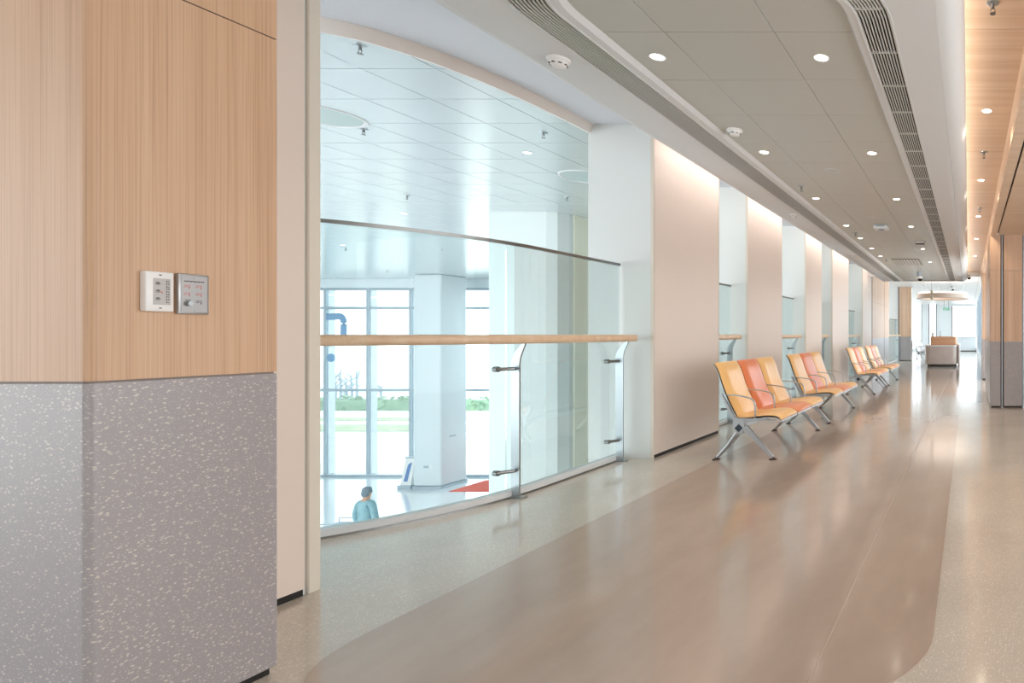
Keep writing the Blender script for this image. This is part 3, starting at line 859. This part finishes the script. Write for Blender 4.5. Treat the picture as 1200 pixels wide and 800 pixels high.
# reception desk
t = empty('reception_desk', (-1.0, 21.6, 0)); tag(t, 'beige reception desk with raised wooden counter at corridor end', 'desk')
def dsk(x0, x1, y0, y1, z0, z1, r, m, name):
    n = 8; P = []
    for cx_, cy_, a0 in ((x0+r, y0+r, PI), (x1-r, y0+r, 1.5*PI), (x1-r, y1-r, 0), (x0+r, y1-r, .5*PI)):
        P += [(cx_+r*math.cos(a0+PI/2*i/n), cy_+r*math.sin(a0+PI/2*i/n)) for i in range(n+1)]
    o = plate_poly(name, m, t, P, z0, z1); o.data.shade_smooth(); o.data.set_sharp_from_angle(angle=.6); return o
dsk(-.63, .58, 0, 2.6, .10, .76, .22, M['desk'], 'body'); dsk(-.55, .50, .06, 2.5, 0, .10, .18, M['slot'], 'toe_kick')
dsk(-.65, .60, -.02, 2.62, .76, .80, .23, M['soffit'], 'counter_top'); dsk(-.44, .54, .3, 2.3, .80, 1.13, .08, M['desk_wood'], 'raised_front')
bx('end_panel', M['desk'], t, .60, .66, .1, 2.6, 0, .84)
t = empty('card_holder', (-1.36, 22.0, 1.13)); tag(t, 'small grey box standing on the wooden counter left end', 'box')
ob('holder', M['grey_plastic'], t, lambda b: box(b, -.05, .05, -.04, .04, 0, .15, bev=.006)); ob('card', M['plastic'], t, lambda b: box(b, -.04, .04, -.045, -.04, .02, .13))
t = empty('desk_pole', (-1.07, 22.0, 1.13)); tag(t, 'thin dark pole on the wooden counter beside the box', 'pole')
ob('pole', M['slot'], t, lambda b: cyl(b, (0, 0), .008, .01, .22, 8)); ob('base', M['slot'], t, lambda b: cyl(b, (0, 0), .04, 0, .012, 14))
# round ceiling lamp above the desk
t = empty('ring_lamp', (-1.03, 23.2, 0)); tag(t, 'broad round beige pendant ring glowing above the reception desk', 'lamp')
ob('ring', M['bronze'], t, lambda b: lathe(b, [(1.03, 2.62), (1.05, 2.63), (1.05, 2.80), (1.03, 2.81), (.80, 2.81), (.80, 2.63), (.82, 2.62), (1.03, 2.62)], n=48), True)
ob('light_band', M['lamp'], t, lambda b: lathe(b, [(.98, 2.812), (.98, 2.86), (.86, 2.86), (.86, 2.812)], n=48), True)
for k in range(3):
    a_ = 2*PI*k/3+.4
    ob('suspension_rod', M['steel'], t, lambda b: cyl(b, (.9*math.cos(a_), .9*math.sin(a_)), .008, 2.81, 3.4, 8))
d = bpy.data.lights.new('ring_light', 'AREA'); d.shape = 'DISK'; d.size = 1.9; d.energy = 26; d.color = (1, .82, .68)
o = bpy.data.objects.new('ring_light', d); C.objects.link(o); o.parent = t; o.location = (0, 0, 2.87); o.rotation_euler = (PI, 0, 0)
# hanging camera box and exit sign
t = empty('hanging_box', (-1.18, 18.6, 0)); tag(t, 'white box hanging on a thin rod before the glowing ring', 'device')
ob('rod', M['steel'], t, lambda b: cyl(b, (0, 0), .008, 2.62, 3.4, 8)); ob('housing', M['trim'], t, lambda b: box(b, -.045, .045, -.06, .06, 2.34, 2.62, bev=.01))
ob('lens', M['slot'], t, lambda b: cyl(b, (0, 0), .02, 2.325, 2.34, 12))
t = empty('exit_sign', (-1.19, 31.0, 0)); tag(t, 'small green hanging exit sign before the far windows', 'sign')
ob('sign_body', M['green_sign'], t, lambda b: box(b, -.17, .17, -.02, .02, 2.50, 2.64, bev=.004))
for sx in (-.12, .12): ob('rod', M['slot'], t, lambda b: cyl(b, (sx, 0), .008, 2.64, 3.4, 6))
cu_ = bpy.data.curves.new('lettering', 'FONT'); cu_.body = 'EXIT'; cu_.size = .12; cu_.align_x = 'CENTER'; cu_.extrude = .002
cu_.materials.append(M['plastic']); o = bpy.data.objects.new('lettering', cu_); C.objects.link(o)
me_ = bpy.data.meshes.new_from_object(o); bpy.data.objects.remove(o); o = bpy.data.objects.new('lettering', me_); C.objects.link(o); o.parent = t; o.location = (0, -.024, 2.53); o.rotation_euler = (PI/2, 0, 0)

# ------------------------------------------------------------------ waiting benches
def pad(bm, prof, th, y0, y1, ny=8, crown=.35):
    """cushion following the (x, z) line: thick in the middle, rounded edges; th on the front (left normal) side"""
    P = [Vector(p) for p in prof]; nP = len(P)
    top = []; bot = []
    for i, p in enumerate(P):
        t = (P[min(i+1, nP-1)]-P[max(i-1, 0)]).normalized(); n = Vector((-t.y, t.x))
        u = i/(nP-1); fu = (1-abs(2*u-1)**8)**.5 if 0 < u < 1 else .15
        rt = []; rb = []
        for j in range(ny+1):
            v = j/ny; fv = max(.12, (1-abs(2*v-1)**6)**.5)
            f = max(.12, fu*fv)
            q = p+n*th*f*.6; rt.append(bm.verts.new((q.x, y0+(y1-y0)*v, q.y)))
            q = p-n*th*f*.4; rb.append(bm.verts.new((q.x, y0+(y1-y0)*v, q.y)))
        top.append(rt); bot.append(rb)
    for g, flip in ((top, 0), (bot, 1)):
        for i in range(nP-1):
            for j in range(ny):
                f = (g[i][j], g[i+1][j], g[i+1][j+1], g[i][j+1])
                bm.faces.new(f[::-1] if flip else f)
    for i in range(nP-1):
        bm.faces.new((top[i][0], bot[i][0], bot[i+1][0], top[i+1][0])); bm.faces.new((top[i][ny], top[i+1][ny], bot[i+1][ny], bot[i][ny]))
    for j in range(ny):
        bm.faces.new((top[0][j], top[0][j+1], bot[0][j+1], bot[0][j])); bm.faces.new((top[-1][j], bot[-1][j], bot[-1][j+1], top[-1][j+1]))

def smooth_line(P, n=2): return chaikin(P, n)
BACK = smooth_line([(-.065, .405), (-.10, .47), (-.155, .58), (-.205, .70), (-.235, .80), (-.262, .875), (-.30, .925)])
SEAT = smooth_line([(.345, .378), (.335, .402), (.285, .424), (.18, .424), (.05, .406), (-.04, .402), (-.09, .415)])
LB = 1.67
def make_bench(colors, label):
    t = empty('waiting_bench'); tag(t, label, 'bench', 'rows of waiting seats')
    ob('beam', M['steel'], t, lambda b: box(b, -.085, -.015, 0, LB, .300, .345, bev=.006))
    for i in range(3):
        c = colors[i]
        y0 = .015+i*.5467; y1 = y0+.53
        bk = ob('backrest', M[c], t, lambda b: pad(b, BACK[::-1], .040, y0, y1), True, 70)
        st = ob('seat', M[c+'_seat'] if c+'_seat' in M else M[c], t, lambda b: pad(b, SEAT[::-1], .034, y0, y1), True, 70)
        bk['label'] = ('yellow' if c == 'yellow' else 'orange' if c == 'orange' else 'pale grey')+' upholstered backrest'
        st['label'] = ('yellow' if c == 'yellow' else 'orange' if c == 'orange' else 'pale grey')+' seat pad'
        ob('seat_pan', M['alu'], t, lambda b: ribbon_y(b, [(x, z-.020) for x, z in SEAT], .007, y0+.008, y1-.008), True, 50)
        ob('back_shell', M['alu'], t, lambda b: ribbon_y(b, [(x-.02, z-.002) for x, z in BACK], .006, y0+.01, y1-.01), True, 50)
    for yy in (0, LB):
        lg = ob('leg_frame', M['alu'], t, lambda b: (
            ribbon_y(b, [(.0, .315), (.09, .225), (.18, .125), (.272, .024)], [.062, .044, .036, .024], yy-.016, yy+.016),
            ribbon_y(b, [(-.052, .40), (-.05, .34), (-.045, .25)], [.07, .12, .05], yy-.017, yy+.017),
            tube(b, [(-.075, yy-.010, .26), (-.17, yy-.008, .13), (-.268, yy-.004, .024)], [.013, .011, .010], 8),
            tube(b, [(-.050, yy+.010, .25), (-.15, yy+.008, .13), (-.262, yy+.004, .024)], [.013, .011, .010], 8)), True, 40)
        for sx in (-.27, .27):
            ob('foot', M['rubber'], lg, lambda b: lathe(b, [(.0, 0), (.040, 0), (.040, .006), (.026, .014), (.013, .022), (.010, .034), (0, .036)], (sx, yy, 0), 16), True)
        s_ = -1 if yy == 0 else 1
        ob('end_cap', M['diamond'], lg, lambda b: prism_y(b, [(-.05, .268), (-.011, .307), (-.05, .346), (-.089, .307)], yy+s_*.016, yy+s_*.022))
        ob('side_frame', M['alu'], t, lambda b: (
            ribbon_y(b, [(-.06, .33), (-.115, .42), (-.165, .52), (-.225, .635)], [.05, .030, .024, .016], yy-.012, yy+.012),
            ribbon_y(b, [(-.08, .375), (.02, .378), (.12, .385), (.22, .385), (.30, .372)], [.055, .040, .028, .018, .010], yy-.012, yy+.012)), True, 40)
    for k in range(4):
        yy = [0, .552, 1.099, LB][k]
        ln = smooth_line([(-.235, .630), (-.12, .622), (0, .607), (.075, .582), (.098, .55), (.104, .48), (.104, .40)])
        ob('armrest', M['alu'], t, lambda b: ribbon_y(b, ln, .010, yy-.013, yy+.013), True, 50)
    return t
b1 = make_bench(['yellow', 'orange', 'yellow'], 'yellow and orange three-seat bench nearest the camera, by the first wall panel')
b1.location = (-2.148, 5.566, 0)
for Y, lab in ((7.809, 'yellow and orange three-seat bench second from the camera, behind the nearest'),
               (11.66, 'yellow and orange three-seat bench third from the camera, past the gap'),
               (13.72, 'farthest yellow and orange three-seat bench, beyond the third')):
    o = copy_tree(b1); o.location = (-2.165 if Y > 10 else -2.15, Y, 0); o['label'] = lab
g1 = make_bench(['far_seat', 'far_seat', 'far_seat'], 'pale grey bench in the far lobby behind the end pier, nearer one')
g1['group'] = 'grey lobby benches'
g1.location = (-2.28, 27.0, 0)
o = copy_tree(g1); o.location = (-2.28, 29.1, 0); o['label'] = 'pale grey bench in the far lobby, the farther of two'

# ------------------------------------------------------------------ ceiling fixtures
def make_downlight(r):
    t = empty('downlight')
    ob('trim_ring', M['soffit'], t, lambda b: lathe(b, [(r*1.0, .0), (r*1.28, -.004), (r*1.30, 0), (r*1.30, .008), (r, .008)], n=28), True)
    ob('lens', M['lens'], t, lambda b: lathe(b, [(0, -.0015), (r, -.0015), (r, .004), (0, .004)], n=28))
    return t
dl = make_downlight(.037); first = True
def downlight(x, y, z, label, energy, warm=(1, .90, .78)):
    global first
    o = dl if first else copy_tree(dl); first = False
    o.location = (x, y, z); tag(o, label, 'downlight', 'recessed downlights')
    if energy:
        d = bpy.data.lights.new('downlight_lamp', 'SPOT'); d.energy = energy; d.spot_size = math.radians(125); d.spot_blend = .6; d.color = warm; d.shadow_soft_size = .045
        l = bpy.data.objects.new('downlight_lamp', d); C.objects.link(l); l.location = (x, y, z-.02)
nth = ['nearest', 'second', 'third', 'fourth', 'fifth', 'sixth', 'seventh']
for i, y in enumerate((3.45, 5.25, 7.03, 8.78, 9.93, 11.1, 12.2)):
    downlight(-1.85, y, ZT, 'round downlight in the left row of the tiled ceiling, %s from the camera' % nth[i], 13)
for i, y in enumerate((3.46, 5.28, 7.07, 8.86, 11.16, 13.2)):
    downlight(-.878, y, ZT, 'round downlight in the right row of the tiled ceiling, %s from the camera' % nth[i], 13)
for i, y in enumerate((4.93, 7.14, 9.32, 11.5, 14.0)):
    downlight(.155, y, ZW, 'round downlight in the oak ceiling strip, %s from the camera' % nth[i], 13, (1, .82, .64))

def make_sprinkler():
    t = empty('fire_sprinkler')
    ob('escutcheon', M['steel'], t, lambda b: lathe(b, [(.038, 0), (.036, -.006), (.02, -.012), (0, -.012)], n=18), True)
    ob('body', M['steel_dark'], t, lambda b: (cyl(b, (0, 0), .010, -.035, -.01, 10), tube(b, [(-.008, 0, -.034), (-.013, 0, -.048), (-.004, 0, -.062)], .003, 6), tube(b, [(.008, 0, -.034), (.013, 0, -.048), (.004, 0, -.062)], .003, 6)))
    ob('deflector', M['steel_dark'], t, lambda b: cyl(b, (0, 0), .018, -.066, -.062, 12))
    return t
sp = make_sprinkler(); spf = True
def sprinkler(x, y, z, label, sc=1):
    global spf
    o = sp if spf else copy_tree(sp); spf = False
    o.location = (x, y, z); o.scale = (sc,)*3; tag(o, label, 'sprinkler', 'fire sprinklers')
for x, y, lab in ((-1.85, 6.43, 'small fire sprinkler in the tiled ceiling before the third left downlight'), (-1.83, 9.4, 'small fire sprinkler in the tiled ceiling after the fourth left downlight'), (-1.80, 12.7, 'small fire sprinkler in the tiled ceiling past the last left downlight')):
    sprinkler(x, y, ZT, lab)
for x, y, lab in ((.139, 3.32, 'fire sprinkler in the oak ceiling at the top edge of the photo'), (.16, 6.04, 'fire sprinkler in the oak ceiling between first and second downlights'), (.165, 8.7, 'fire sprinkler in the oak ceiling just before the third downlight')):
    sprinkler(x, y, ZW, lab)
for px, py, lab in ((422, 57, 'large fire sprinkler in the hall ceiling, nearest, by the curved fascia'), (426, 155, 'fire sprinkler in the hall ceiling just right of the left round recess'), (477, 233, 'fire sprinkler in the hall ceiling above the steel cap rail, left half'),
                    (637, 159, 'fire sprinkler in the green shaded part of the hall ceiling, nearer'), (664.5, 234.5, 'fire sprinkler in the hall ceiling just above the lift core top'), (405, 295, 'far fire sprinkler in the hall ceiling over the left windows'),
                    (518, 295, 'far fire sprinkler in the hall ceiling above the white column'), (454, 321, 'farthest fire sprinkler in the hall ceiling over the second window')):
    Y = hT*680/(392-py+4); sprinkler((px-1135)/680*Y, Y, ZA, lab, 1.0)
for px, py, lab in ((618, 179, 'round downlight in the shaded hall ceiling beside a sprinkler'), (473, 250, 'round downlight in the hall ceiling above the cap rail'), (402, 287, 'far round downlight in the hall ceiling over the left windows')):
    Y = hT*680/(392-py); downlight((px-1135)/680*Y, Y, ZA, lab, 0)
# big round recesses in the hall ceiling
for cx_, cy_, r, lab in ((-6.32, 5.62, .32, 'large round pale recess in the hall ceiling, left edge of opening'), (-5.12, 7.88, .34, 'large round pale recess in the shaded hall ceiling beside the pier')):
    t = empty('round_recess', (cx_, cy_, ZA)); tag(t, lab, 'ceiling light')
    ob('rim', M['soffit'], t, lambda b: lathe(b, [(r, 0), (r+.012, -.01), (r+.035, -.008), (r+.04, .0)], n=48), True)
    ob('diffuser', mat('recess_grey_green', '#b9cac8', .5), t, lambda b: lathe(b, [(0, -.003), (r, -.003), (r, .002), (0, .002)], n=48))

def detector(x, y, z, label, sc=1):
    t = empty('smoke_detector', (x, y, z)); t.scale = (sc,)*3; tag(t, label, 'smoke detector')
    ob('base', M['plastic'], t, lambda b: lathe(b, [(.060, 0), (.060, -.012), (.054, -.018), (0, -.018)], n=28), True)
    ob('head', M['plastic'], t, lambda b: lathe(b, [(.050, -.018), (.048, -.028), (.038, -.042), (.030, -.048), (0, -.048)], n=28), True, 50)
    for k in range(8):
        a_ = 2*PI*k/8
        ob('slot', M['slot'], t, lambda b: tube(b, [(.0435*math.cos(a_-.2), .0435*math.sin(a_-.2), -.036), (.046*math.cos(a_), .046*math.sin(a_), -.034), (.0435*math.cos(a_+.2), .0435*math.sin(a_+.2), -.036)], .0035, 6))
detector(-2.41, 3.41, ZS, 'white smoke detector on the white soffit left of the grille, nearest')
detector(-1.884, 4.675, ZT, 'white smoke detector on the grey tiles between two left downlights')
detector(-2.36, 7.81, ZS, 'white smoke detector on the white soffit above the second wall panel', .8)
detector(-2.33, 11.7, ZS, 'white smoke detector on the white soffit, far one above the fourth panel', .8)
for y, lab in ((5.84, 'nearer flush white speaker ring between the downlight rows'), (8.2, 'farther flush white speaker ring between the downlight rows')):
    t = empty('ceiling_speaker', (-1.366, y, ZT)); tag(t, lab, 'speaker')
    ob('rim', M['soffit'], t, lambda b: lathe(b, [(.062, 0), (.066, -.005), (.072, -.004), (.075, 0)], n=30), True)
    ob('mesh_cover', M['tile'], t, lambda b: lathe(b, [(0, -.003), (.062, -.003), (.062, .002), (0, .002)], n=30))
t = empty('wireless_hub', (-1.32, 8.78, ZT)); tag(t, 'blue-white box device mounted under the tiled ceiling', 'device')
ob('housing', M['frame_side'], t, lambda b: box(b, -.11, .11, -.10, .10, -.062, 0, bev=.018, seg=3), True)
ob('blue_face', M['blue'], t, lambda b: cyl(b, (0, 0), .05, -.066, -.062, 20)); ob('bracket', M['frame'], t, lambda b: box(b, -.06, .06, -.104, -.098, -.03, -.005))
t = empty('air_outlet', (-.865, 10.35, ZT)); tag(t, 'small square air outlet box right of the device', 'vent')
ob('rim', M['soffit'], t, lambda b: box(b, -.10, .10, -.10, .10, -.03, 0, bev=.006)); ob('louvre', M['slot'], t, lambda b: [box(b, -.08, .08, -.085+.035*k, -.07+.035*k, -.034, -.029) for k in range(5)])
t = empty('ceiling_diffuser', (-1.38, 13.15, ZT)); tag(t, 'square grey louvred diffuser in the far tiled ceiling', 'vent')
ob('frame', M['joint'], t, lambda b: box(b, -.30, .30, -.52, .52, -.012, 0, bev=.003))
for k in range(8): ob('slat', M['slat'], t, lambda b: box(b, -.27+.07*k, -.23+.07*k, -.49, .49, -.018, -.011))
def dome(x, y, z, label, sc=1, drop=.12):
    t = empty('dome_camera', (x, y, z)); t.scale = (sc,)*3; tag(t, label, 'security camera')
    ob('bracket', M['frame'], t, lambda b: cyl(b, (0, 0), .05, -drop, 0, 16), True)
    ob('housing', M['plastic'], t, lambda b: lathe(b, [(.09, -drop), (.09, -drop-.03), (.07, -drop-.05), (0, -drop-.05)], n=24), True, 50)
    ob('dome', M['duct'], t, lambda b: lathe(b, [(.055, -drop-.05), (.050, -drop-.08), (.03, -drop-.10), (0, -drop-.108)], (.03, 0, 0), 20), True)
dome(-1.30, 15.2, ZT, 'dark dome camera on a bracket under the far tiled ceiling', 1.1)
dome(-.01, 17.3, ZW-.12, 'dark dome camera at the soffit right end', .9, .05)
dome(-.75, 26.5, 3.4, 'dark dome camera on the lobby ceiling left of the soffit end', 1.2, .05)
